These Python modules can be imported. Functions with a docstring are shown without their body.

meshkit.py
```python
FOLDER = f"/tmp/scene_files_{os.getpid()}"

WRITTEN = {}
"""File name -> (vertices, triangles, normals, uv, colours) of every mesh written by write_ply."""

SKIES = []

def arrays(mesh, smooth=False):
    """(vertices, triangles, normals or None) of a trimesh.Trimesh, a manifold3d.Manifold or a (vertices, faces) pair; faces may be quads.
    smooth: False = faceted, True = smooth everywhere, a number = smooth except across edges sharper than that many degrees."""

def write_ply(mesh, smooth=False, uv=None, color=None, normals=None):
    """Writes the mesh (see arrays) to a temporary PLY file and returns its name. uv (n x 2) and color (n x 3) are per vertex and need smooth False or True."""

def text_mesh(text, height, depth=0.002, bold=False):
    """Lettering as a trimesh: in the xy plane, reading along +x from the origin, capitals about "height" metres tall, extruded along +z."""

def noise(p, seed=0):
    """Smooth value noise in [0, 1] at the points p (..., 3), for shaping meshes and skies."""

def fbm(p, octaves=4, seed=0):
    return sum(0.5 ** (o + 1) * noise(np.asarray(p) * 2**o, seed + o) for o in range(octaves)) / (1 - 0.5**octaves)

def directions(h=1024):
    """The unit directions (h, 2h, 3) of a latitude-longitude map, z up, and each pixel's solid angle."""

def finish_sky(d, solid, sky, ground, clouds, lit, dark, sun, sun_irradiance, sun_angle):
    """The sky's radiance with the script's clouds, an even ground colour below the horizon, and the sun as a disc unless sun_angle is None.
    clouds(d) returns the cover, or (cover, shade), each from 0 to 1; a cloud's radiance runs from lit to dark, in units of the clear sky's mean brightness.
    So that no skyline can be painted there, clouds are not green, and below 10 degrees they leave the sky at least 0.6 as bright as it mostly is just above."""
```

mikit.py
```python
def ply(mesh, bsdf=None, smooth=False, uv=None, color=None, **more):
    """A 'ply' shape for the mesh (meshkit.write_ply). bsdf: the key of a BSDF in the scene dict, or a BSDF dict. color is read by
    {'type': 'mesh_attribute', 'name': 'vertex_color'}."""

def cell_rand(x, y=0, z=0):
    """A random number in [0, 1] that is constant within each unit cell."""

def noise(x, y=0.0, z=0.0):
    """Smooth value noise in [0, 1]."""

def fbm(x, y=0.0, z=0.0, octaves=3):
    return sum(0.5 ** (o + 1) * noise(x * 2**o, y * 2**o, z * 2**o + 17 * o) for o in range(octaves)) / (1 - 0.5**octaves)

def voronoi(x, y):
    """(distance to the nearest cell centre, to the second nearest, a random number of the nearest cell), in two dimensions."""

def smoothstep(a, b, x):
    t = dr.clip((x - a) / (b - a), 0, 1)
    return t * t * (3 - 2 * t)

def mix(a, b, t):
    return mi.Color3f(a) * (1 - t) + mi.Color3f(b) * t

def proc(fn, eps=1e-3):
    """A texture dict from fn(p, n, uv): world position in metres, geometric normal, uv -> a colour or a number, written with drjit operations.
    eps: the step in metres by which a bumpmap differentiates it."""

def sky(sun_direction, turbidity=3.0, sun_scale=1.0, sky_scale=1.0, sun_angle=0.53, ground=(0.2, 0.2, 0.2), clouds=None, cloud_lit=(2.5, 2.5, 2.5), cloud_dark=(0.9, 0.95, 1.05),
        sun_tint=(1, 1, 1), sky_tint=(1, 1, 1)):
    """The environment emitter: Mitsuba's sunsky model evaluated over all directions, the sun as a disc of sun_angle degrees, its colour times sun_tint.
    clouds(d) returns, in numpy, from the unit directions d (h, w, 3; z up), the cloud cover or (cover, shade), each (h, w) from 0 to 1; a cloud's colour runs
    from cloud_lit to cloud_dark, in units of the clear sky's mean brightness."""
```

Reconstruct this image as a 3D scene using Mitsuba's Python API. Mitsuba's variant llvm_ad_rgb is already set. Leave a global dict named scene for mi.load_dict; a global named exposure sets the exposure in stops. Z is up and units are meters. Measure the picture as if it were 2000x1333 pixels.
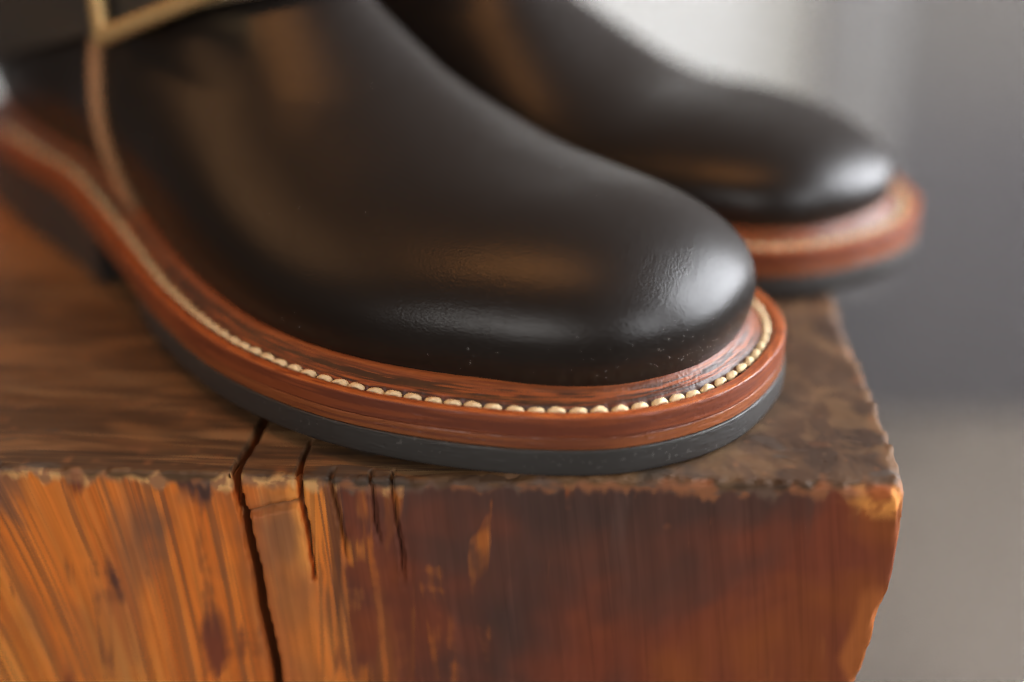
import math
import numpy as np, trimesh, mitsuba as mi, drjit as dr, mikit, meshkit
from scipy.interpolate import PchipInterpolator, CubicSpline
from mikit import proc, noise, fbm, smoothstep, mix
T = mi.ScalarTransform4f
rng = np.random.default_rng(7)
scene, labels = {}, {}

# ------------------------------------------------------------------ camera, light, exposure
TOP = 0.42                                    # height of the beam's top face above the floor
EYE = np.array([-0.0093, -0.2573, TOP + 0.1426])
PITCH = math.radians(24)
LOOK = np.array([0, math.cos(PITCH), -math.sin(PITCH)])
scene['camera'] = {'type': 'thinlens', 'fov': 39.6, 'fov_axis': 'x', 'aperture_radius': 0.0082, 'focus_distance': 0.2965,
                   'near_clip': 0.01, 'far_clip': 60.0,
                   'to_world': T().look_at(origin=EYE.tolist(), target=(EYE + LOOK).tolist(), up=[0, 0, 1])}
exposure = 0.5
scene['room_light'] = {'type': 'constant', 'radiance': {'type': 'rgb', 'value': [0.085, 0.070, 0.058]}}

# ------------------------------------------------------------------ helpers
def rgb(*c): return {'type': 'rgb', 'value': list(c)}
def pbsdf(color, rough, spec=0.5, metallic=0.0, **more):
    b = {'type': 'principled', 'base_color': color if isinstance(color, dict) else rgb(*color), 'metallic': metallic,
         'roughness': rough, **more}
    if metallic == 0: b['specular'] = spec
    return b
def bump(inner, fn, scale=1.0, eps=1e-4):
    return {'type': 'bumpmap', 'texture': proc(fn, eps), 'scale': scale, 'bsdf': inner}
def two(b): return {'type': 'twosided', 'bsdf': b}
def numbered(base):
    if base not in scene: return base
    i = 1
    while f'{base}_{i:03d}' in scene: i += 1
    return f'{base}_{i:03d}'
def put(key, mesh, bsdf, smooth=True, **more):
    key = numbered(key)
    scene[key] = mikit.ply(mesh, bsdf, smooth=smooth, **more)
    return key
def sstep(a, b, x):
    t = np.clip((x - a) / (b - a), 0, 1); return t * t * (3 - 2 * t)
def rounded_box(size, r, loc=(0, 0, 0), n=3):
    """A box with rounded edges (hull of eight small spheres)."""
    s = trimesh.creation.icosphere(n, r); h = np.array(size) / 2 - r
    pts = np.vstack([s.vertices + h * np.array(k) for k in np.array(np.meshgrid([-1, 1], [-1, 1], [-1, 1])).reshape(3, -1).T])
    m = trimesh.convex.convex_hull(pts); m.apply_translation(loc); return m

# ------------------------------------------------------------------ materials
def leather_grain(p, n, uv):
    x, y, z = p.x * 1e3, p.y * 1e3, p.z * 1e3
    w = noise(x * .6, y * .6, z * .6) * 1.6
    a = noise(x * 2.5 + y * .9 + w, y * 2.5 - z * .9, z * 2.5 + x * .8 - w)
    b = noise(x * 2.6 - z * .9, y * 2.6 + 7 + x * .8, z * 2.6)
    return (dr.abs(a - .5) * 1.1 + b * .35) * 1e-3
scene['black_leather'] = two(bump(pbsdf((0.0105, 0.0074, 0.0058), 0.35, 0.42), leather_grain, 0.075, 1.2e-4))

def welt_col(p, n, uv):           # uv = (length along the edge, inset from the edge) in millimetres
    s, d = uv.x, uv.y
    streak = fbm(s * .06, d * 2.6, 3.0, 3)
    fine = noise(s * .22, d * 7.0, 9.0)
    side = smoothstep(-.02, -.25, d)                       # the trimmed outer face, coloured darker (d < 0 runs down it)
    c = mix((0.34, 0.088, 0.024), (0.20, 0.046, 0.015), smoothstep(.35, .75, streak))
    c = mix(c, mix((0.240, 0.058, 0.020), (0.150, 0.037, 0.017), smoothstep(.35, .70, fbm(s * .05, d * 1.1, 5.0, 3))), side)
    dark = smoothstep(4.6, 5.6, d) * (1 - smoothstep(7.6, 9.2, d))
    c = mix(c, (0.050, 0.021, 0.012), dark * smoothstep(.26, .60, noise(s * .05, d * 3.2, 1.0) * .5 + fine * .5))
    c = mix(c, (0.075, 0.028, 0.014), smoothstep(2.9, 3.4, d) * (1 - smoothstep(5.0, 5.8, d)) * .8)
    rim = (1 - smoothstep(2.4, 3.0, d)) * smoothstep(.05, .25, d)
    return mix(c, mix((0.46, 0.125, 0.030), (0.30, 0.072, 0.020), smoothstep(.4, .7, noise(s * .3, d * 2.0, 14.0))), rim * .85)
def welt_bump(p, n, uv):
    return (fbm(uv.x * .25, uv.y * 3.5, 2.0, 2) + .6 * noise(uv.x * 2.2, uv.y * 2.2, 4.0)) * 1e-3
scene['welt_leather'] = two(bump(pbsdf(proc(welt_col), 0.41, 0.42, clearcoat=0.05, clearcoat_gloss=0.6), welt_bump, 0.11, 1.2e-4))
def mid_col(p, n, uv):
    streak = fbm(uv.x * .05, uv.y * 1.7, 6.0, 3)
    return mix((0.260, 0.075, 0.023), (0.165, 0.044, 0.017), smoothstep(.3, .7, streak))
scene['midsole_leather'] = two(bump(pbsdf(proc(mid_col), 0.36, 0.5, clearcoat=0.2, clearcoat_gloss=0.7), welt_bump, 0.15, 1.2e-4))
def rub_bump(p, n, uv):
    return (fbm(uv.x * .35, uv.y * 3.0, 2.0, 2) + .5 * noise(uv.x * 1.6, uv.y * 2.5, 4.0)) * 1e-3
def rub_col(p, n, uv):
    sp = smoothstep(.80, .9, noise(uv.x * 1.3, uv.y * 1.6, 3.0)) * smoothstep(.5, .8, noise(uv.x * .12, uv.y * .5, 8.0))
    return mix((0.036, 0.0335, 0.0315), (0.11, 0.105, 0.10), sp * .5)
scene['black_rubber'] = two(bump(pbsdf(proc(rub_col), 0.46, 0.5), rub_bump, 0.11, 1.2e-4))
scene['thread'] = pbsdf((0.80, 0.64, 0.38), 0.55, 0.4, sheen=0.3)
scene['strap_leather'] = two(bump(pbsdf((0.034, 0.031, 0.027), 0.5, 0.5), leather_grain, 0.10, 1.2e-4))
scene['edge_leather'] = two(pbsdf((0.48, 0.265, 0.135), 0.55, 0.3))
scene['brass'] = two({'type': 'roughconductor', 'specular_reflectance': rgb(0.95, 0.70, 0.34), 'alpha': 0.32, 'material': 'none', 'distribution': 'ggx'})
scene['dust_mote'] = pbsdf((0.55, 0.53, 0.5), 0.8, 0.2)

# ------------------------------------------------------------------ the setting: floor, wall
def floor_col(p, n, uv):
    return mix((0.165, 0.143, 0.119), (0.115, 0.101, 0.086), smoothstep(.3, .7, fbm(p.x * 5, p.y * 5, 1.0, 3)))
scene['floor_mat'] = two(pbsdf(proc(floor_col), 0.5, 0.35))
fl = trimesh.Trimesh([[-6, -6, 0], [6, -6, 0], [6, 6, 0], [-6, 6, 0]], [[0, 1, 2], [0, 2, 3]], process=False)
scene['floor'] = mikit.ply(fl, 'floor_mat'); labels['floor'] = {'label': 'pale beige floor far below the wooden beam', 'kind': 'structure'}
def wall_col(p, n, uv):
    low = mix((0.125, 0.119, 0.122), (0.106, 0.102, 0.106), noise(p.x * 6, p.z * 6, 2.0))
    return mix(low, (0.160, 0.150, 0.140), smoothstep(.20, .36, p.z))  # light falloff put into the colour: paler towards the top
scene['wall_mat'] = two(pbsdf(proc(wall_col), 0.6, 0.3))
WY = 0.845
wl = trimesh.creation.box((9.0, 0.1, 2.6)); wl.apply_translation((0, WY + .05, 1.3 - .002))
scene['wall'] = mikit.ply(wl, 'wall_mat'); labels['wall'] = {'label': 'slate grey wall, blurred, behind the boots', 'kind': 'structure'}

# ------------------------------------------------------------------ windows (lit panes) and unseen lamps placed to light the boots
scene['window_frame_mat'] = pbsdf((0.25, 0.25, 0.245), 0.5)
def window(label, centre, facing, w, h, radiance, bars=1, t=.05):
    """A framed window whose pale pane is an area light; facing = direction it looks into the room."""
    key = numbered('window__frame').split('__')[0] if 'window__frame' not in scene else None
    if key is None:
        i = 1
        while f'window_{i:03d}__frame' in scene: i += 1
        key = f'window_{i:03d}'
    f = np.array(facing, float); f /= np.linalg.norm(f)
    up = np.array([0, 0, 1.0]); sx = np.cross(up, f); sx /= np.linalg.norm(sx); uz = np.cross(f, sx)
    M = np.eye(4); M[:3, 0], M[:3, 1], M[:3, 2], M[:3, 3] = sx, uz, f, centre
    fr = [trimesh.creation.box((w + 2 * t, t, .06), trimesh.transformations.translation_matrix((0, s * (h + t) / 2, 0))) for s in (-1, 1)]
    fr += [trimesh.creation.box((t, h - .001, .06), trimesh.transformations.translation_matrix((s * (w + t) / 2, 0, 0))) for s in (-1, 1)]
    m = trimesh.util.concatenate(fr); m.apply_transform(M)
    scene[key + '__frame'] = mikit.ply(m, 'window_frame_mat')
    for b in range(bars):
        x = -w / 2 + (b + 1) * w / (bars + 1)
        m = trimesh.creation.box((.035, h - .002, .05), trimesh.transformations.translation_matrix((x, 0, .01))); m.apply_transform(M)
        put(key + '__mullion', m, 'window_frame_mat', False)
    pane = trimesh.Trimesh([[-w / 2, -h / 2, 0], [w / 2, -h / 2, 0], [w / 2, h / 2, 0], [-w / 2, h / 2, 0]], [[0, 1, 2], [0, 2, 3]], process=False)
    pane.apply_transform(M)
    scene[key + '__pane'] = mikit.ply(pane, pbsdf((.5, .5, .5), .3), emitter={'type': 'area', 'radiance': rgb(*radiance)})
    labels[key] = {'label': label, 'category': 'window'}
window('pale lit window in the wall behind the far boot', (-0.235, WY - .035, 0.46), (0, -1, 0), 0.90, 0.50, (0.200, 0.212, 0.203), 0, .06)
window('broad bright window out of view to the right, placed to light the right side of the toes', (1.14, 0.36, TOP + .50), (-1, -.20, -.05), 0.96, 1.0, (9.6, 9.9, 10.4), 0)  # out of view, placed for the broad highlight on both toes
window('tall bright window out of view to the right, nearer the viewer, placed to light the toe fronts', (1.25, -.95, TOP + .62), (-1, .70, -.1), 0.5, 1.0, (5.5, 5.6, 5.8), 1)  # out of view, placed for the lower highlight on the toes
window('wide dim window out of view behind the viewer, placed to light the beam face', (-0.9, -2.2, TOP + .9), (.3, 1, -.2), 1.6, 1.1, (2.9, 2.8, 2.7), 2)  # out of view, lights the beam face and the near upper
# unseen long warm lamp above, placed for the amber reflections on the uppers
LP = np.array([-0.14, 0.02, TOP + 1.10]); LL, LW = 0.60, 0.22
prof = np.array([(-LW / 2 - .02, 0), (-LW / 2 - .012, 0), (-.05, .085), (.05, .085), (LW / 2 + .012, 0), (LW / 2 + .02, 0), (.055, .10), (-.055, .10)])
from shapely.geometry import Polygon
sh = trimesh.creation.extrude_polygon(Polygon(prof), LL + .04, engine='earcut')
sh.apply_transform(np.array([[0, 0, 1, -LL / 2 - .02], [1, 0, 0, 0], [0, 1, 0, 0], [0, 0, 0, 1.0]])); sh.apply_translation(LP)
scene['unseen_pendant_lamp__shade'] = mikit.ply(sh, two(pbsdf((.2, .08, .03), .4)))
dk = trimesh.creation.box((LL, LW, .004)); dk.apply_translation(LP + [0, 0, .010])
scene['unseen_pendant_lamp__diffuser'] = mikit.ply(dk, pbsdf((.5, .4, .3), .5), emitter={'type': 'area', 'radiance': rgb(4.6, 1.80, .45)})
cd = trimesh.creation.cylinder(.004, .9, sections=12); cd.apply_translation(LP + [0, 0, .55])
scene['unseen_pendant_lamp__cord'] = mikit.ply(cd, 'black_rubber')
labels['unseen_pendant_lamp'] = {'label': 'long warm pendant lamp hanging out of view above the boots, placed for the amber glow on the leather', 'category': 'lamp'}

# unseen lantern on the left, placed for the broad brown reflection on the vamp
ln = trimesh.creation.cylinder(.34, .80, sections=64); LNP = np.array([-1.28, .32, TOP + .86]); ln.apply_translation(LNP)
scene['unseen_drum_lantern__shade'] = mikit.ply(ln, pbsdf((.5, .35, .2), .6), smooth=40, emitter={'type': 'area', 'radiance': rgb(0.70, .285, .085)})
for q, zc in ((0, -.41), (1, .41)):
    hp = trimesh.creation.cylinder(.35, .022, sections=64); hp.apply_translation(LNP + [0, 0, zc]); put('unseen_drum_lantern__hoop', hp, 'black_rubber', 40)
cd = trimesh.creation.cylinder(.005, .7, sections=12); cd.apply_translation(LNP + [0, 0, .77]); scene['unseen_drum_lantern__cord'] = mikit.ply(cd, 'black_rubber')
labels['unseen_drum_lantern'] = {'label': 'large amber drum lantern hanging out of view to the left, placed for the brown reflection on the near boot', 'category': 'lantern'}

# ------------------------------------------------------------------ wooden beam
BX0, BX1, BY0, BY1, BH = -0.330, 0.0, 0.0, 0.205, 0.30     # beam-local box, origin at its front right top corner
BANG = math.radians(-4.0); BO = np.array([0.0706, -0.0088, TOP])
Rb = np.array([[math.cos(BANG), -math.sin(BANG), 0], [math.sin(BANG), math.cos(BANG), 0], [0, 0, 1]])
def fn1(x, f, seed): return meshkit.fbm(np.stack([x * f, x * 0 + .37, x * 0 + .11], -1), 3, seed)
def crack_depth(P):
    """Depth in metres of the drying cracks at the beam-local points P (x along, y back, z up from the top face)."""
    x, y, z = P[:, 0], P[:, 1], P[:, 2]
    q = np.where(z < -.002, z, 0)
    out = np.zeros(len(P))
    cx = -.1372 - q * .085 + (fn1(z + y, 60, 3) - .5) * .004 + y * .04
    wd = np.where(z > -.003, .0009 * (1 - sstep(.02, .06, y)), .00075 + .0004 * sstep(0, -.05, z))
    out = np.maximum(out, .008 * (1 - sstep(.35, 1.25, np.abs(x - cx) / np.maximum(wd, 1e-5))) * (y < .06))
    # second crack, shallower, dying out down the face
    cx2 = -.1249 - q * .11 + (fn1(z + y + 4, 70, 5) - .5) * .002
    wd2 = .00058 * (1 - sstep(-.012, -.034, z)) * (1 - sstep(.004, .02, y))
    out = np.maximum(out, .004 * (1 - sstep(.3, 1.3, np.abs(x - cx2) / np.maximum(wd2, 1e-5))) * (wd2 > 1e-4))
    # short cross split between them
    zc = -.0105 + (x - cx) * .30 + (fn1(x, 150, 8) - .5) * .0012
    out = np.maximum(out, .0022 * (1 - sstep(.2, 1.2, np.abs(z - zc) / .0009)) * (x > cx) * (x < cx2) * (y < .01))
    # hairline ones
    for c0, sl, zz, w in ((-.1175, .10, -.016, .00045), (-.109, .06, -.012, .00042), (-.1045, .05, -.020, .00042)):
        c3 = c0 - q * sl + (fn1(z + c0 * 50, 90, 9) - .5) * .003
        out = np.maximum(out, .0016 * (1 - sstep(.3, 1.2, np.abs(x - c3) / w)) * (1 - sstep(zz, zz * 1.5, z)) * (y < .004))
    return out
def beam_mesh():
    st = .0008
    def axis(a, b, fine0, fine1):                      # finer steps where the camera is near
        n = int(round((b - a) / st)); return np.linspace(a, b, n + 1)
    faces = []
    X, Y = np.concatenate([axis(BX0, -.150, 0, 0)[:-1], np.linspace(-.150, -.100, 101)[:-1], axis(-.100, BX1, 0, 0)]), axis(BY0, BY1, 0, 0)
    Zs = -np.concatenate([np.arange(0, .11, .0008), np.linspace(.112, BH, 30)])[::-1]
    V, F, off = [], [], 0
    def grid(A, B, fn, flip):
        nonlocal off
        a, b = np.meshgrid(A, B, indexing='ij'); P = fn(a.ravel(), b.ravel()); n0, n1 = len(A), len(B)
        i = (np.arange(n0 - 1)[:, None] * n1 + np.arange(n1 - 1)).ravel()
        q = np.stack([i, i + n1, i + n1 + 1, i + 1], 1)
        if flip: q = q[:, ::-1]
        V.append(P); F.append(np.vstack([q[:, [0, 1, 2]], q[:, [0, 2, 3]]]) + off); off += len(P)
    grid(X, Y, lambda a, b: np.stack([a, b, a * 0], 1), False)
    grid(X, Zs, lambda a, b: np.stack([a, a * 0 + BY0, b], 1), False)
    grid(X, Zs, lambda a, b: np.stack([a, a * 0 + BY1, b], 1), True)
    grid(Y, Zs, lambda a, b: np.stack([a * 0 + BX1, a, b], 1), False)
    grid(Y, Zs, lambda a, b: np.stack([a * 0 + BX0, a, b], 1), True)
    grid(X, Y[::8], lambda a, b: np.stack([a, b, a * 0 - BH], 1), True)
    m = trimesh.Trimesh(np.vstack(V), np.vstack(F), process=False); m.merge_vertices(digits_vertex=7)
    P = np.array(m.vertices)
    # worn, chipped edge: project on a box whose edge radius varies
    lo, hi = np.array([BX0, BY0, -BH]), np.array([BX1, BY1, 0.0])
    rr = .0007 + .0014 * meshkit.fbm(P * np.array([95, 95, 95.]), 3, 2) + .0016 * sstep(.55, .75, meshkit.noise(P * np.array([60, 60, 60.]), 4))
    corner = np.exp(-(np.linalg.norm(P - [BX1, BY0, 0], axis=1) / .010) ** 2)
    rr = rr + .003 * corner
    inner = np.clip(P, lo + rr[:, None], hi - rr[:, None]); dv = P - inner; L = np.linalg.norm(dv, axis=1)
    N = np.where(L[:, None] > 1e-9, dv / np.maximum(L, 1e-9)[:, None], 0)
    P2 = inner + N * rr[:, None]
    grain = (meshkit.fbm(P * np.array([160, 160, 22.]), 3, 11) - .5) * .0011 * (np.abs(N[:, 1]) > .5)
    topg = (meshkit.fbm(P * np.array([26, 170, 170.]), 3, 13) - .5) * .0007 * (N[:, 2] > .5)
    edge = (np.max(np.abs(N), axis=1) < .97)
    fray = (meshkit.fbm(P * np.array([520, 300, 160.]), 3, 17) - .5) * .0016 * edge
    wav = (meshkit.fbm(P * np.array([14, 14, 14.]), 2, 19) - .5) * .0012 * (N[:, 2] < .6)
    P2 = P2 + N * (grain + topg + fray + wav - crack_depth(P))[:, None]
    P2[:, 2] -= .0024 * sstep(-.065, -.105, P[:, 0]) * sstep(-.05, 0, P[:, 2])   # the top is worn hollow under the boot's outer side
    P2[:, 0] -= .021 * P2[:, 1]
    P2[:, 0] -= (.05 * -P2[:, 2] + .12 * np.clip(-P2[:, 2] - .019, 0, .05)) * sstep(-.06, 0, P2[:, 0])        # the sawn end leans in below
    m.vertices = P2 @ Rb.T + BO
    return m
iR = Rb.T
def beam_xyz(p):
    X, Y = p.x - float(BO[0]), p.y - float(BO[1])
    return X * float(iR[0, 0]) + Y * float(iR[0, 1]), X * float(iR[1, 0]) + Y * float(iR[1, 1]), p.z - TOP
def wn(a, b, c, octaves=3):
    """Noise on turned, warped axes, so that no lattice shows."""
    w = noise(a * .7 + 11.0, b * .7 - c, 3.7) - .5; v = noise(b * .8 + 5.0, a * .6, c + 9.1) - .5
    a2, b2 = a + w * .9, b + v * .9
    return fbm(a2 * .83 + b2 * .55, b2 * .83 - a2 * .55, c, octaves)
def streaks(a, b, c, k, octaves=3):
    """Long streaks along b (k = their slenderness): the across axis wanders a little on the way."""
    w = noise(b * .9, c, 1.3) - .5 + .5 * (noise(b * 2.3, a * .3, c) - .5)
    return fbm(a + w * .8, b / k * 3.0 + noise(a * 1.7, c, 2.2) * 2.5, c, octaves)
def wood_col(p, n, uv):
    x, y, z = beam_xyz(p)
    x, y, z = x * 1e3, y * 1e3, z * 1e3                     # millimetres
    z = z + 2.4 * smoothstep(-65., -105., x) * smoothstep(-50., -2.4, z)      # the top face is worn lower there
    top = smoothstep(-2.2, -.4, z + (noise(x * .35, y * .3, 2.0) - .5) * 2.2)
    front = 1 - smoothstep(1.0, 3.0, y)
    # bare orange wood of the face, grain leaning to the right as it runs down on the left
    lean = .10 + .32 * smoothstep(-140., -215., x)
    gx = x + z * lean + (noise(z * .03, x * .02, 4.0) - .5) * 1.2
    g1 = streaks(gx * .19, z * .022, 1.0, 14.0, 4); g2 = streaks(gx * .40, z * .03, 5.0, 14.0); g3 = wn(gx * .05, z * .018, 8.0)
    wood = mix((0.78, 0.265, 0.044), (0.52, 0.145, 0.025), smoothstep(.30, .70, g1))
    wood = mix(wood, (0.84, 0.34, 0.080), smoothstep(.46, .72, streaks(gx * .26, z * .025, 15.0, 14.0, 4)) * .7)
    wood = mix(wood, (0.68, 0.160, 0.022), smoothstep(.38, .66, g3) * .6)
    wood = mix(wood, (0.26, 0.085, 0.030), smoothstep(.50, .72, g2) * .75)
    soil = smoothstep(.42, .66, wn(gx * .065, z * .032, 12.0, 4)) * (.35 + .45 * smoothstep(-45., -6., z))
    wood = mix(wood, mix((0.20, 0.095, 0.052), (0.13, 0.075, 0.052), g2), soil)
    # old red brown paint on the right of the face, worn off in flakes and streaks along its left border
    base = smoothstep(-142., -88., x)
    rag = streaks(x * .20, z * .05, 47.0, 5.0) - .5; flake = wn(x * .085, z * .07, 24.0, 4) - .5
    paint = smoothstep(.27, .69, base + flake * 1.25 + rag * 1.5)
    wood = mix(wood, (0.075, 0.034, 0.023), smoothstep(.50, .62, streaks(x * .24, z * .05, 57.0, 8.0)) * smoothstep(-128., -114., x) * .85)
    pc = mix((0.112, 0.046, 0.032), (0.076, 0.040, 0.032), smoothstep(.30, .72, wn(x * .05, z * .04, 31.0)))
    rd = wn(x * .034 + 4, z * .03, 37.0, 4) * .8 + .1 + .20 * smoothstep(-75., -15., x) - .16 * smoothstep(-14., 0., z) + .10 * smoothstep(-20., -50., z)
    pc = mix(pc, (0.200, 0.050, 0.024), smoothstep(.36, .70, rd))
    pc = mix(pc, (0.270, 0.072, 0.020), smoothstep(.55, .85, rd) * smoothstep(.35, .65, wn(x * .05, z * .04, 61.0)))
    pc = mix(pc, (0.100, 0.055, 0.044), smoothstep(.50, .72, streaks(x * .12, z * .03, 39.0, 8.0)) * smoothstep(-26., -4., z) * .8)
    bare = smoothstep(-4.2, -1.6, x - .05 * z + .12 * dr.clip(-z - 19., 0., 50.) + (noise(z * .12, y * .3, 3.0) - .5) * 6.5) * smoothstep(.35, .6, noise(z * .07, 4.0, 1.0))
    thinned = mix(wood, (0.30, 0.085, 0.026), .65 * smoothstep(-122., -104., x))   # stain left where the paint has gone
    face = mix(thinned, pc, paint)
    face = mix(face, (0.42, 0.125, 0.032), bare * .85)
    face *= .84 + .32 * streaks(gx * .7, z * .10, 71.0, 10.0, 2)
    # frayed fibres along the top edge
    fr = noise(x * .33, 3.0, 7.0) * .6 + noise(x * .9, z * .3, 8.0) * .4
    ed = smoothstep(-4.2, -1.6, z + (fr - .5) * 4.6) * front
    ec = mix((0.70, 0.38, 0.145), (0.36, 0.165, 0.075), smoothstep(.36, .66, wn(x * .45, z * .4, 3.0)))
    ec = mix(ec, mix((0.30, 0.12, 0.055), (0.15, 0.092, 0.066), smoothstep(.4, .6, wn(x * .16, z * .3, 9.0))), paint)
    corner = smoothstep(-13., -7., x + (noise(z * .5, x * .4, 6.0) - .5) * 5) * smoothstep(-9., -5., z)
    face = mix(face, ec, ed)
    face = mix(face, mix((0.72, 0.29, 0.07), (0.36, 0.10, 0.025), smoothstep(.5, .7, wn(x * .30, z * .2, 5.0))), corner)
    # weathered top face, grain along the beam
    t1 = streaks(y * .22, x * .05, 2.0, 4.0); t2 = streaks(y * .60, x * .07, 6.0, 4.0); t3 = wn(x * .035, y * .06, 9.0)
    tc = mix((0.215, 0.112, 0.050), (0.125, 0.062, 0.028), smoothstep(.35, .68, t1))
    tc = mix(tc, (0.29, 0.170, 0.080), smoothstep(.50, .74, streaks(y * .35, x * .06, 51.0, 4.0)) * .55)
    tc = mix(tc, (0.075, 0.042, 0.025), smoothstep(.52, .76, t2) * .75)
    tc = mix(tc, (0.060, 0.034, 0.020), smoothstep(.48, .66, streaks(y * .11, x * .05, 62.0, 5.0)) * .7)
    tc = mix(tc, (0.36, 0.175, 0.065), smoothstep(.56, .74, t3) * .35)
    tc = mix(tc, (0.44, 0.17, 0.050), smoothstep(100., 170., y) * smoothstep(-170., -245., x) * .75)
    old = smoothstep(-75., -45., x + (t3 - .5) * 40)
    oc = mix((0.074, 0.042, 0.024), (0.115, 0.068, 0.038), smoothstep(.30, .74, wn(x * .16, y * .08, 15.0, 4)))
    oc = mix(oc, (0.045, 0.027, 0.018), smoothstep(.42, .74, wn(x * .17, y * .09, 18.0, 4)) * .75)
    oc = mix(oc, (0.24, 0.140, 0.062), smoothstep(.56, .76, wn(x * .13, y * .10, 23.0)) * .30)
    oc = mix(oc, (0.17, 0.090, 0.040), smoothstep(-4.5, -1.0, x + (noise(y * .2, 1.0, 8.0) - .5) * 4) * .7)
    tc = mix(tc, oc, old)
    blot = smoothstep(.60, .70, wn(x * .07 + 3, y * .12, 29.0)) * (1 - smoothstep(14., 26., y))
    tc = mix(tc, (0.075, 0.058, 0.046), blot * .75)
    side = mix((0.30, 0.12, 0.045), (0.15, 0.07, 0.04), smoothstep(.4, .65, wn(y * .1, z * .03, 3.0)))
    face = mix(side, face, front)
    return mix(face, tc, top)
def wood_bump(p, n, uv):
    x, y, z = beam_xyz(p); x, y, z = x * 1e3, y * 1e3, z * 1e3
    return fbm(x * .8 + z * .15, y * 1.2, z * .25, 3) * 1e-3
scene['old_wood'] = two(bump(pbsdf(proc(wood_col), 0.62, 0.25), wood_bump, 0.16, 2e-4))
scene['wooden_beam'] = mikit.ply(beam_mesh(), 'old_wood', smooth=True)
labels['wooden_beam'] = {'label': 'weathered orange wooden beam with deep cracks and worn dark red paint, carrying both boots', 'category': 'beam'}

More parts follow.
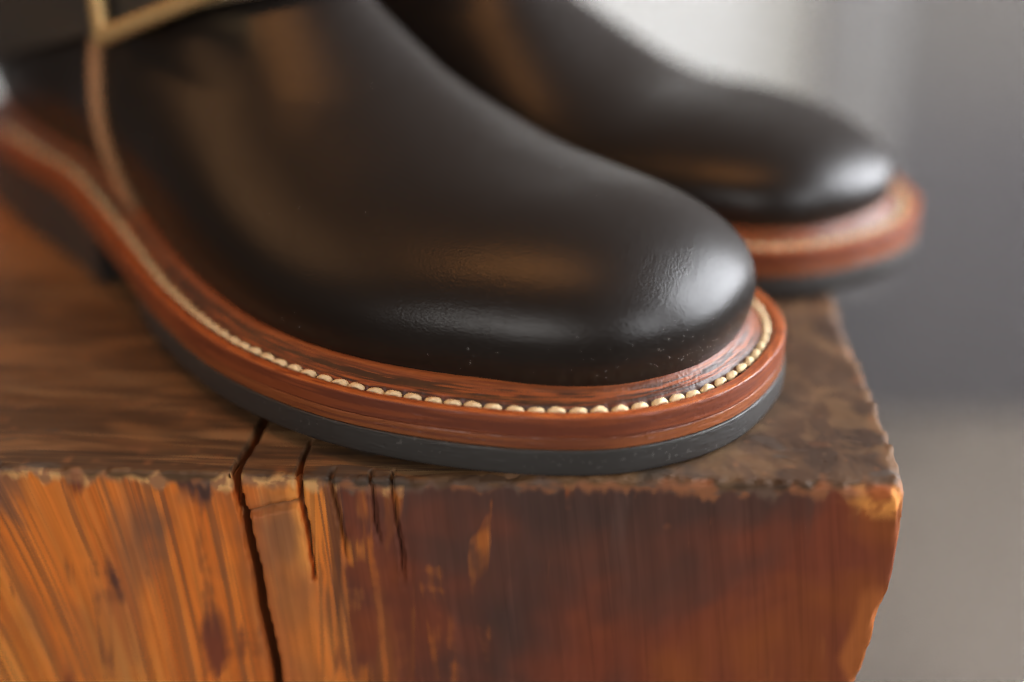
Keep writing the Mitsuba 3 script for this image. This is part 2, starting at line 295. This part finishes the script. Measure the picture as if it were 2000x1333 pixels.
# ------------------------------------------------------------------ boots: last-shaped geometry in boot axes (u forward, v to the outer side, z up), millimetres
OUT = np.array([(-246, 3), (-242, 22), (-228, 35), (-209, 40), (-191, 42.5), (-170, 44.5), (-150, 45.8), (-129, 49.3), (-104, 54), (-85, 58.4), (-62, 63.2), (-40, 66), (-20, 65), (-2, 61),
                (13, 54.5), (24, 48), (33, 41.5), (40.5, 34.5), (46.5, 27), (51, 17), (53.4, 6), (53, -6), (49.5, -19), (43.5, -31), (33.5, -41.3), (20, -48), (0, -51.5), (-30, -50), (-70, -43),
                (-110, -34), (-150, -28.5), (-190, -29), (-222, -29), (-240, -17)], float)
NO = 2400
def closed_curve(pts, n):
    q = np.vstack([pts, pts[:1]]); t = np.concatenate([[0], np.cumsum(np.sqrt(np.linalg.norm(np.diff(q, axis=0), axis=1)))])
    cs = CubicSpline(t, q, bc_type='periodic'); P = cs(np.linspace(0, t[-1], 6000, endpoint=False))
    for _ in range(60): P = .5 * P + .25 * (np.roll(P, 1, 0) + np.roll(P, -1, 0))
    Q = np.vstack([P, P[:1]]); s = np.concatenate([[0], np.cumsum(np.linalg.norm(np.diff(Q, axis=0), axis=1))])
    si = np.linspace(0, s[-1], n, endpoint=False)
    return np.stack([np.interp(si, s, Q[:, k]) for k in (0, 1)], 1), si, s[-1]
EDGE, ARC, PERI = closed_curve(OUT, NO)
tan = np.roll(EDGE, -1, 0) - np.roll(EDGE, 1, 0); tan /= np.linalg.norm(tan, axis=1)[:, None]
area = .5 * np.sum(EDGE[:, 0] * np.roll(EDGE[:, 1], -1) - np.roll(EDGE[:, 0], -1) * EDGE[:, 1])
NRM = np.stack([tan[:, 1], -tan[:, 0]], 1) * (1 if area > 0 else -1)
def lift(u): return 10.0 * sstep(-75, -165, u)
ZW = 13.5                                             # top of the welt
def ring(d, z):
    P = EDGE - NRM * np.asarray(d, float).reshape(-1, 1) if np.ndim(d) else EDGE - NRM * d
    return np.column_stack([P, z + lift(EDGE[:, 0])])
def sweep(profile, wobble=None):
    """Sweeps a list of (inset, height) round the edge; returns (vertices, faces, uv) with uv = (length along, inset or height run) in mm."""
    rings = [ring(d, z) for d, z in profile]
    V = np.vstack(rings); n = NO; k = len(rings)
    i = np.arange(n); j = (i + 1) % n
    F = np.vstack([np.stack([a * n + i, a * n + j, (a + 1) * n + j, (a + 1) * n + i], 1) for a in range(k - 1)])
    if area < 0: F = F[:, ::-1]
    return V, F
def tri(F): return np.vstack([F[:, [0, 1, 2]], F[:, [0, 2, 3]]])
def capped(profile):
    V, F = sweep(profile); k = len(profile); T_ = tri(F); n = NO
    c0, c1 = len(V), len(V) + 1
    cen = np.array([[-90., 6., profile[0][1] + 3], [-90., 6., profile[-1][1] + 3]])
    i = np.arange(n); j = (i + 1) % n
    caps = np.vstack([np.stack([i, np.full(n, c0), j], 1), np.stack([(k - 1) * n + i, (k - 1) * n + j, np.full(n, c1)], 1)])
    if area < 0: caps = caps[:, ::-1]
    return np.vstack([V, cen]), np.vstack([T_, caps])
ANG = math.radians(-47)
D2, R2 = np.array([math.cos(ANG), math.sin(ANG)]), np.array([math.sin(ANG), -math.cos(ANG)])
def placer(cu, cv, side, turn=0.0):
    """Boot axes (mm) to the world: cu, cv shift the toe centre along the boots' axes; side 1 = right boot, -1 = its mirror image."""
    c = np.array([0, .047]) + (D2 * cu + R2 * cv) * 1e-3
    a = ANG + math.radians(turn); d = np.array([math.cos(a), math.sin(a)]); r = np.array([d[1], -d[0]]) * side
    M = np.eye(4); M[:2, 0], M[:2, 1], M[2, 2] = d * 1e-3, r * 1e-3, 1e-3
    M[:2, 3], M[2, 3] = c, TOP + .0006
    return M
def world(V, F, M):
    V = V @ M[:3, :3].T + M[:3, 3]
    if np.linalg.det(M[:3, :3]) < 0: F = F[:, ::-1]
    return V, F
# --- stitches: places along the edge
SD, SP = 4.3, 4.3                                      # inset and pitch
groove = EDGE - NRM * SD
gs = np.concatenate([[0], np.cumsum(np.linalg.norm(np.diff(groove, axis=0), axis=1))])
tip_i = int(np.argmax(EDGE[:, 0]))
order = 1 if EDGE[(tip_i + 30) % NO, 1] < EDGE[tip_i, 1] else -1
lat = np.argmin(np.abs(EDGE[:, 0] + 205) + 1e3 * (EDGE[:, 1] < 10)); med = np.argmin(np.abs(EDGE[:, 0] + 70) + 1e3 * (EDGE[:, 1] > -10))
s0, s1 = sorted((gs[lat], gs[med]))
spots = np.arange(s0, s1, SP)
def at_groove(s):
    i = np.interp(s, gs, np.arange(NO)); i0 = int(i); f = i - i0; i1 = (i0 + 1) % NO
    P = groove[i0] * (1 - f) + groove[i1] * f; t = tan[i0] * (1 - f) + tan[i1] * f; t /= np.linalg.norm(t)
    nn = NRM[i0] * (1 - f) + NRM[i1] * f
    return np.array([P[0], P[1], ZW + float(lift(P[0]))]), t, nn / np.linalg.norm(nn)

# --- welt: rounded outer rim, stitch groove with thread holes, ridge rising to the upper
welt_prof = [(6.0, 8.96), (.2, 8.96), (.02, 9.02), (0, 9.25), (0, 9.9), (-.03, 10.7), (-.03, 11.6), (0, 12.5), (.02, 13.0), (.10, 13.28), (.30, 13.44), (.65, 13.5), (1.2, 13.52), (2.0, 13.5), (2.5, 13.36), (2.85, 13.05),
             (3.15, 12.6), (3.45, 12.28), (3.9, 12.15), (4.3, 12.12), (4.7, 12.2), (5.1, 12.5), (5.5, 12.95), (5.9, 13.5), (6.4, 13.85), (7.0, 14.3), (7.6, 14.85), (8.2, 15.45), (8.8, 16.0), (9.3, 16.35), (9.8, 16.5), (10.4, 16.5), (11.2, 16.2), (13, 15.5)]
def make_welt():
    V, F = sweep(welt_prof); k = len(welt_prof)
    dd = np.repeat([p[0] for p in welt_prof], NO); zz = np.repeat([p[1] for p in welt_prof], NO)
    S = np.tile(gs, k)
    ph = (S - s0) / SP; near = np.abs(ph - np.round(ph - .5) - .5) * SP      # distance to the hole between two stitches
    hole = np.exp(-(near / .52) ** 2 - ((dd - SD) / .85) ** 2) * ((S > s0) & (S < s1)) * (zz > 11)
    arc = np.tile(ARC, k)
    rib = (meshkit.fbm(np.stack([arc * .06, dd * 2.4, dd * 0], -1), 3, 5) - .5) * .45 * ((dd > 5.2) & (dd < 10))
    rim = (meshkit.fbm(np.stack([arc * .12, dd * .5, dd * 0 + 4], -1), 3, 6) - .5) * .30 * (zz > 12)
    V[:, 2] += rib + rim - hole * 1.7
    wob = (meshkit.fbm(np.stack([arc * .03, zz * .08, dd * 0 + 9], -1), 3, 8) - .5) * .25
    nn = np.tile(NRM, (k, 1)); V[:, :2] += nn * (wob * (dd < 3))[:, None]
    run = np.where(dd < .2, zz - 13.4, dd); run = np.where(zz < 9, -4.4, run)
    return V, tri(F), np.column_stack([arc, run])
def make_mid():
    prof = [(6, 6.22), (.25, 6.22), (.05, 6.30), (-.02, 6.6), (-.03, 7.4), (-.03, 8.5), (.0, 8.86), (.12, 8.93), (1, 8.93), (6, 8.93)]
    V, F = capped(prof); k = len(prof)
    uv = np.vstack([np.column_stack([np.tile(ARC, k), np.repeat([p[1] for p in prof], NO)]), [[0, 0], [0, 0]]])
    return V, F, uv
def make_out():
    prof = [(8, .25), (1.6, .02), (.5, .10), (-.02, .40), (-.30, 1.1), (-.42, 2.4), (-.42, 3.6), (-.40, 5.0), (-.36, 5.9), (-.22, 6.16), (.2, 6.2), (6, 6.2)]
    V, F = capped(prof); k = len(prof)
    arc = np.tile(ARC, k); zz = np.repeat([p[1] for p in prof], NO)
    wob = (meshkit.fbm(np.stack([arc * .05, zz * .12, zz * 0 + 2], -1), 3, 12) - .5) * .25
    V[:k * NO, :2] += np.tile(NRM, (k, 1)) * wob[:, None]
    thin = 1 - sstep(-122, -78, V[:, 0])                     # skived away under the waist
    edge_z = 6.2 + lift(V[:, 0]); V[:, 2] = edge_z - (edge_z - V[:, 2]) * (1 - .97 * thin)
    V[:k * NO, :2] -= np.tile(NRM, (k, 1)) * (4.0 * thin[:k * NO])[:, None]
    uv = np.vstack([np.column_stack([arc, zz]), [[0, 0], [0, 0]]])
    return V, F, uv
def make_heel():
    sel = EDGE[EDGE[:, 0] < -124]
    ordr = np.argsort(np.arctan2(sel[:, 1] - 3, sel[:, 0] + 185)); sel = sel[ordr][::6]
    from shapely.geometry import Polygon
    pg = Polygon(sel).buffer(-.5).simplify(.05)
    m = trimesh.creation.extrude_polygon(pg, 17.4, engine='earcut'); m.apply_translation((0, 0, -2.4)); return np.array(m.vertices), np.array(m.faces)

# --- upper
FE = 10.2
feather = ring(FE - 1.3 * sstep(15, 45, EDGE[:, 0]), ZW + 2.4)
ft, fh = int(np.argmax(feather[:, 0])), int(np.argmin(feather[:, 0]))
def side_curve(a, b, step):
    idx = [a]
    while idx[-1] != b: idx.append((idx[-1] + step) % NO)
    P = feather[idx]
    return P[np.argsort(P[:, 0])]
c1, c2 = side_curve(ft, fh, 1), side_curve(ft, fh, -1)
LATC, MEDC = (c1, c2) if c1[:, 1].mean() > c2[:, 1].mean() else (c2, c1)
RIDGE_U = np.array([-250, -215, -195, -178, -160, -140, -120, -95, -70, -45, -20, 5, 25, 45.])
RIDGE_H = np.array([262, 262, 235, 178, 144, 119, 100, 78, 58, 42.5, 34.5, 31.5, 31.5, 31.5])
RH = PchipInterpolator(RIDGE_U, RIDGE_H)
RIDGE_V = PchipInterpolator([-250, -150, -60, 0, 45], [0, -3, -4, -2, 0.])
EXPO = PchipInterpolator([-250, -150, -60, 0, 45], [2.1, 2.0, 2.05, 2.25, 2.35])
def make_upper(off=0.0, nu=330, nv=150, low=0.0):
    u0, u1 = feather[fh, 0], feather[ft, 0]
    th = np.linspace(0, math.pi, nu + 1)
    U = (u0 + u1) / 2 - (u1 - u0) / 2 * np.cos(th)
    phi = np.linspace(0, math.pi, nv + 1)
    cph, sph = np.cos(phi), np.sin(phi)
    vl, vm = np.interp(U, LATC[:, 0], LATC[:, 1]), np.interp(U, MEDC[:, 0], MEDC[:, 1])
    vl[0] = vm[0] = feather[fh, 1]; vl[-1] = vm[-1] = feather[ft, 1]
    s = np.clip((u1 - U) / 52, 0, 1); front = (1 - (1 - s) ** 2.35) ** (1 / 2.35)
    sb = np.clip((U - u0) / 40, 0, 1); back = (1 - (1 - sb) ** 2.6) ** (1 / 2.6)
    h = (RH(np.clip(U, -250, 45)) - low * sstep(-150, -80, U) * (1 - .42 * sstep(-45, 0, U))) * front * back
    n = EXPO(np.clip(U, -250, 45))[:, None]
    cu = np.sign(cph) * np.abs(cph) ** (2 / n); su = np.abs(sph) ** (2 / n)
    mid, half = (vl + vm)[:, None] / 2, (vl - vm)[:, None] / 2
    zrel = h[:, None] * su
    Vv = mid + half * cu + RIDGE_V(np.clip(U, -250, 45))[:, None] * su ** 2 * sstep(-5, 40, u1 - U)[:, None]
    Z = ZW + 2.4 + lift(U)[:, None] + zrel
    P = np.stack([np.repeat(U[:, None], nv + 1, 1), Vv, Z], -1).reshape(-1, 3)
    i = (np.arange(nu)[:, None] * (nv + 1) + np.arange(nv)).ravel()
    F = np.stack([i, i + nv + 1, i + nv + 2, i + 1], 1)
    i = np.arange(nu) * (nv + 1)                            # the insole side, hidden in the welt
    F = np.vstack([F, np.stack([i + nv, i + 2 * nv + 1, i + nv + 1, i], 1)])
    m = trimesh.Trimesh(P, tri(F), process=False); m.merge_vertices(digits_vertex=5); m.update_faces(m.nondegenerate_faces()); m.remove_unreferenced_vertices()
    if m.vertex_normals[np.argmax(m.vertices[:, 2])][2] < 0: m.invert()
    V = np.array(m.vertices); N = np.array(m.vertex_normals)
    zr = V[:, 2] - (ZW + 2.4) - lift(V[:, 0])
    Nh = N.copy(); Nh[:, 2] = 0
    bulge = 4.1 * np.sin(math.pi * np.clip(zr / 42, 0, 1)) ** 1.0
    V = V + Nh * bulge[:, None]
    # slow unevenness of the hand-lasted leather
    V = V + N * ((meshkit.fbm(V * .022, 2, 31) - .5) * 1.2 * sstep(2, 12, zr))[:, None]
    m.vertices = V
    if off:
        m.vertices = m.vertices + np.array(m.vertex_normals) * off * 1.0
    return m
import manifold3d as m3
def solid(m): return m3.Manifold(m3.Mesh(np.asarray(m.vertices, np.float32), np.asarray(m.faces, np.uint32)))
def plain(mf):
    q = mf.to_mesh(); return trimesh.Trimesh(q.vert_properties[:, :3], q.tri_verts, process=False)
def half(mf, p, n):
    n = np.array(n, float); n /= np.linalg.norm(n); return mf.trim_by_plane(n.tolist(), float(np.dot(n, p)))
def make_stitch(seed):
    """One waxed stitch: a short plump arch of two-ply thread, ends diving into the leather; x along the seam, z up, millimetres."""
    r = np.random.default_rng(seed); n, k = 20, 18
    t = np.linspace(-1, 1, n); L = 1.93 * (1 + .05 * r.normal())
    th = np.linspace(0, 2 * math.pi, k, endpoint=False)
    V = []
    for a in t:
        rad = (1 - abs(a) ** 3.2) ** (1 / 2.2)
        rope = 1 + .13 * np.cos(2 * th + a * 4.2 + seed) + .03 * np.cos(9 * th + a * 11 + seed * 2)
        y = .90 * rad * np.cos(th) * rope; z = .58 * rad * np.sin(th) * rope + .58 * (1 - a * a) - .12 + .10 * a * (r.random() - .5)
        V.append(np.column_stack([np.full(k, a * L), y + .12 * a, z]))
    V = np.vstack(V); i = np.arange(k); j = (i + 1) % k
    F = tri(np.vstack([np.stack([a * k + i, a * k + j, (a + 1) * k + j, (a + 1) * k + i], 1) for a in range(n - 1)]))
    m = trimesh.Trimesh(V, F, process=False); m.merge_vertices(digits_vertex=5); m.update_faces(m.nondegenerate_faces())
    if m.volume < 0: m.invert()
    return m
# ==BUILD==
STITCH = [mikit.ply(make_stitch(q), 'thread', smooth=True) for q in range(5)]
WELT, MID, OUTS, HEEL = make_welt(), make_mid(), make_out(), make_heel()
def upper_solid(low):
    full = solid(make_upper(low=low))
    hollow = half(solid(make_upper(-3.0, 160, 90, low=low)), (0, 0, 112), (0, 0, 1))
    return plain(half(full, (0, 0, 252), (0, 0, -1)) - hollow)
def add(key, V, F, M, mat, smooth=True, uv=None):
    V, F = world(np.asarray(V, float), np.asarray(F), M)
    return put(key, trimesh.Trimesh(V, F, process=False), mat, smooth, **({'uv': uv} if uv is not None else {}))
def add_m(key, m, M, mat, smooth=40): return add(key, m.vertices, m.faces, M, mat, smooth)
def boot(key, M, low):
    add_m(key + '__upper', upper_solid(low), M, 'black_leather', 50)
    add(key + '__welt', WELT[0], WELT[1], M, 'welt_leather', True, WELT[2])
    add(key + '__midsole', MID[0], MID[1], M, 'midsole_leather', True, MID[2])
    add(key + '__outsole', OUTS[0], OUTS[1], M, 'black_rubber', True, OUTS[2])
    add(key + '__heel', HEEL[0], HEEL[1], M, 'black_rubber', False)
    r = np.random.default_rng(5)
    sgn = np.sign(np.linalg.det(M[:3, :3]))
    for q, s in enumerate(spots + SP / 2 * 0):
        P, t, n = at_groove(s + r.normal() * .10)
        L = np.eye(4); a = r.normal() * .05
        t2 = t * math.cos(a) + n * math.sin(a); n2 = n * math.cos(a) - t * math.sin(a)
        ey = np.array([n2[0], n2[1], 0]); ex = np.array([t2[0], t2[1], 0])
        if np.linalg.det(np.stack([ex, ey, [0, 0, 1]], 1)) * sgn < 0: ey = -ey
        L[:3, 0], L[:3, 1], L[:3, 2], L[:3, 3] = ex, ey, (0, 0, 1), P + np.array([0, 0, -.95 + r.normal() * .06])
        name = numbered(key + '__welt__stitch')
        scene[name] = {**STITCH[int(r.integers(5))], 'to_world': T(M @ L)}
NEAR, FAR = placer(0, 0, 1), placer(-32, -104.5, -1, 9.5)
boot('leather_boot', NEAR, 0.0)
boot('leather_boot_001', FAR, 13.5)
labels['leather_boot'] = {'label': 'near black leather boot with brass buckle, standing at the front edge of the beam', 'category': 'boot', 'group': 'pair of black leather boots'}
labels['leather_boot_001'] = {'label': 'far blurred black leather boot whose toe hangs past the end of the beam', 'category': 'boot', 'group': 'pair of black leather boots'}
# strap, counter and seam edge of the near boot: slabs cut out of slightly larger uppers
def cut(off, planes):
    b = solid(make_upper(off, 260, 120))
    for p, n in planes: b = half(b, p, n)
    return plain(b)
sl = np.array([-.27, 0, 1]); SP0 = np.array([-132.0, 0, 64.0])
def line_plane(a, b, side):                       # upright plane through two (u, z) points; side = sign of u kept
    d = np.array([b[0] - a[0], 0, b[1] - a[1]]); n = np.array([d[2], 0, -d[0]]); n *= np.sign(n[0]) * side
    return ((a[0], 0, a[1]), n)
RS, LS = ((-130.5, 58), (-118.5, 32)), ((-135, 59), (-125, 29))
add_m('leather_boot__strap', cut(3.3, [(SP0, sl), (SP0 + sl / np.linalg.norm(sl) * 27, -sl)]), NEAR, 'strap_leather')
add_m('leather_boot__heel_counter', cut(0.9, [line_plane(*LS, -1), ((0, 0, 100), (0, 0, -1)), ((0, 0, 20), (0, 0, 1))]), NEAR, 'black_leather')
add_m('leather_boot__seam_edge', cut(1.7, [line_plane(*RS, -1), line_plane(*LS, 1), ((0, 0, 0), (0, 1, 0)), ((0, 0, 110), (0, 0, -1))]), NEAR, 'edge_leather')
labels['leather_boot__seam_edge'] = {'label': 'raw brown leather edge running from strap to welt'}
# buckle
P0, P1 = np.array([-119.0, 44.0, 65.6]), np.array([-86.0, 35.6, 78.6])
e1 = (P1 - P0) / np.linalg.norm(P1 - P0); nn = np.array([.18, .95, .25]); nn -= e1 * (nn @ e1); nn /= np.linalg.norm(nn); e2 = np.cross(nn, e1); e2 *= np.sign(e2[2])
BW, BHH = 44.0, 33.0
def bar(a, b, w, t):
    L = np.linalg.norm(b - a); m = rounded_box((L + w, w, t), 1.3, n=2); ex = (b - a) / L; ey = np.cross(nn, ex)
    X = np.eye(4); X[:3, 0], X[:3, 1], X[:3, 2], X[:3, 3] = ex, ey, nn, (a + b) / 2; m.apply_transform(X); return solid(m)
cor = [P0, P0 + e1 * BW, P0 + e1 * BW + e2 * BHH, P0 + e2 * BHH]
fr = bar(cor[0], cor[1], 4.6, 3.4) + bar(cor[1], cor[2], 4.6, 3.4) + bar(cor[2], cor[3], 4.6, 3.4) + bar(cor[3], cor[0], 4.6, 3.4)
add_m('leather_boot__buckle', plain(fr), NEAR, 'brass', 40)
pr = bar(P0 + e2 * BHH / 2 + nn * 1.4, P0 + e1 * BW + e2 * BHH / 2 + nn * 1.4, 2.4, 2.2)
add_m('leather_boot__buckle__prong', plain(pr), NEAR, 'brass', 40)
labels['leather_boot__buckle'] = {'label': 'shiny brass buckle frame on the instep strap'}
# dust motes on the near upper
um = make_upper(0.0, 260, 120); uvv, unn = np.array(um.vertices), np.array(um.vertex_normals)
zr = uvv[:, 2] - ZW - 2.4
wgt = np.exp(-((zr - 4) / 5.0) ** 2) * (uvv[:, 0] > -30) + .02 * (uvv[:, 0] > -60); wgt = wgt * (zr > 1.5) * (uvv[:, 1] > -38); wgt = wgt / wgt.sum()
pick = rng.choice(len(uvv), 130, p=wgt)
motes = []
for k in pick:
    m = trimesh.creation.icosphere(1, .035 + .05 * rng.random() ** 2); m.apply_scale([1, 1 + .8 * rng.random(), 1])
    m.apply_translation(uvv[k] + unn[k] * .03 + (lambda q: q - unn[k] * (unn[k] @ q))(rng.normal(size=3) * .8)); motes.append(m)
add_m('leather_boot__dust', trimesh.util.concatenate(motes), NEAR, 'dust_mote', False)
labels['leather_boot__dust'] = {'label': 'tiny pale dust motes on the toe', 'kind': 'stuff'}
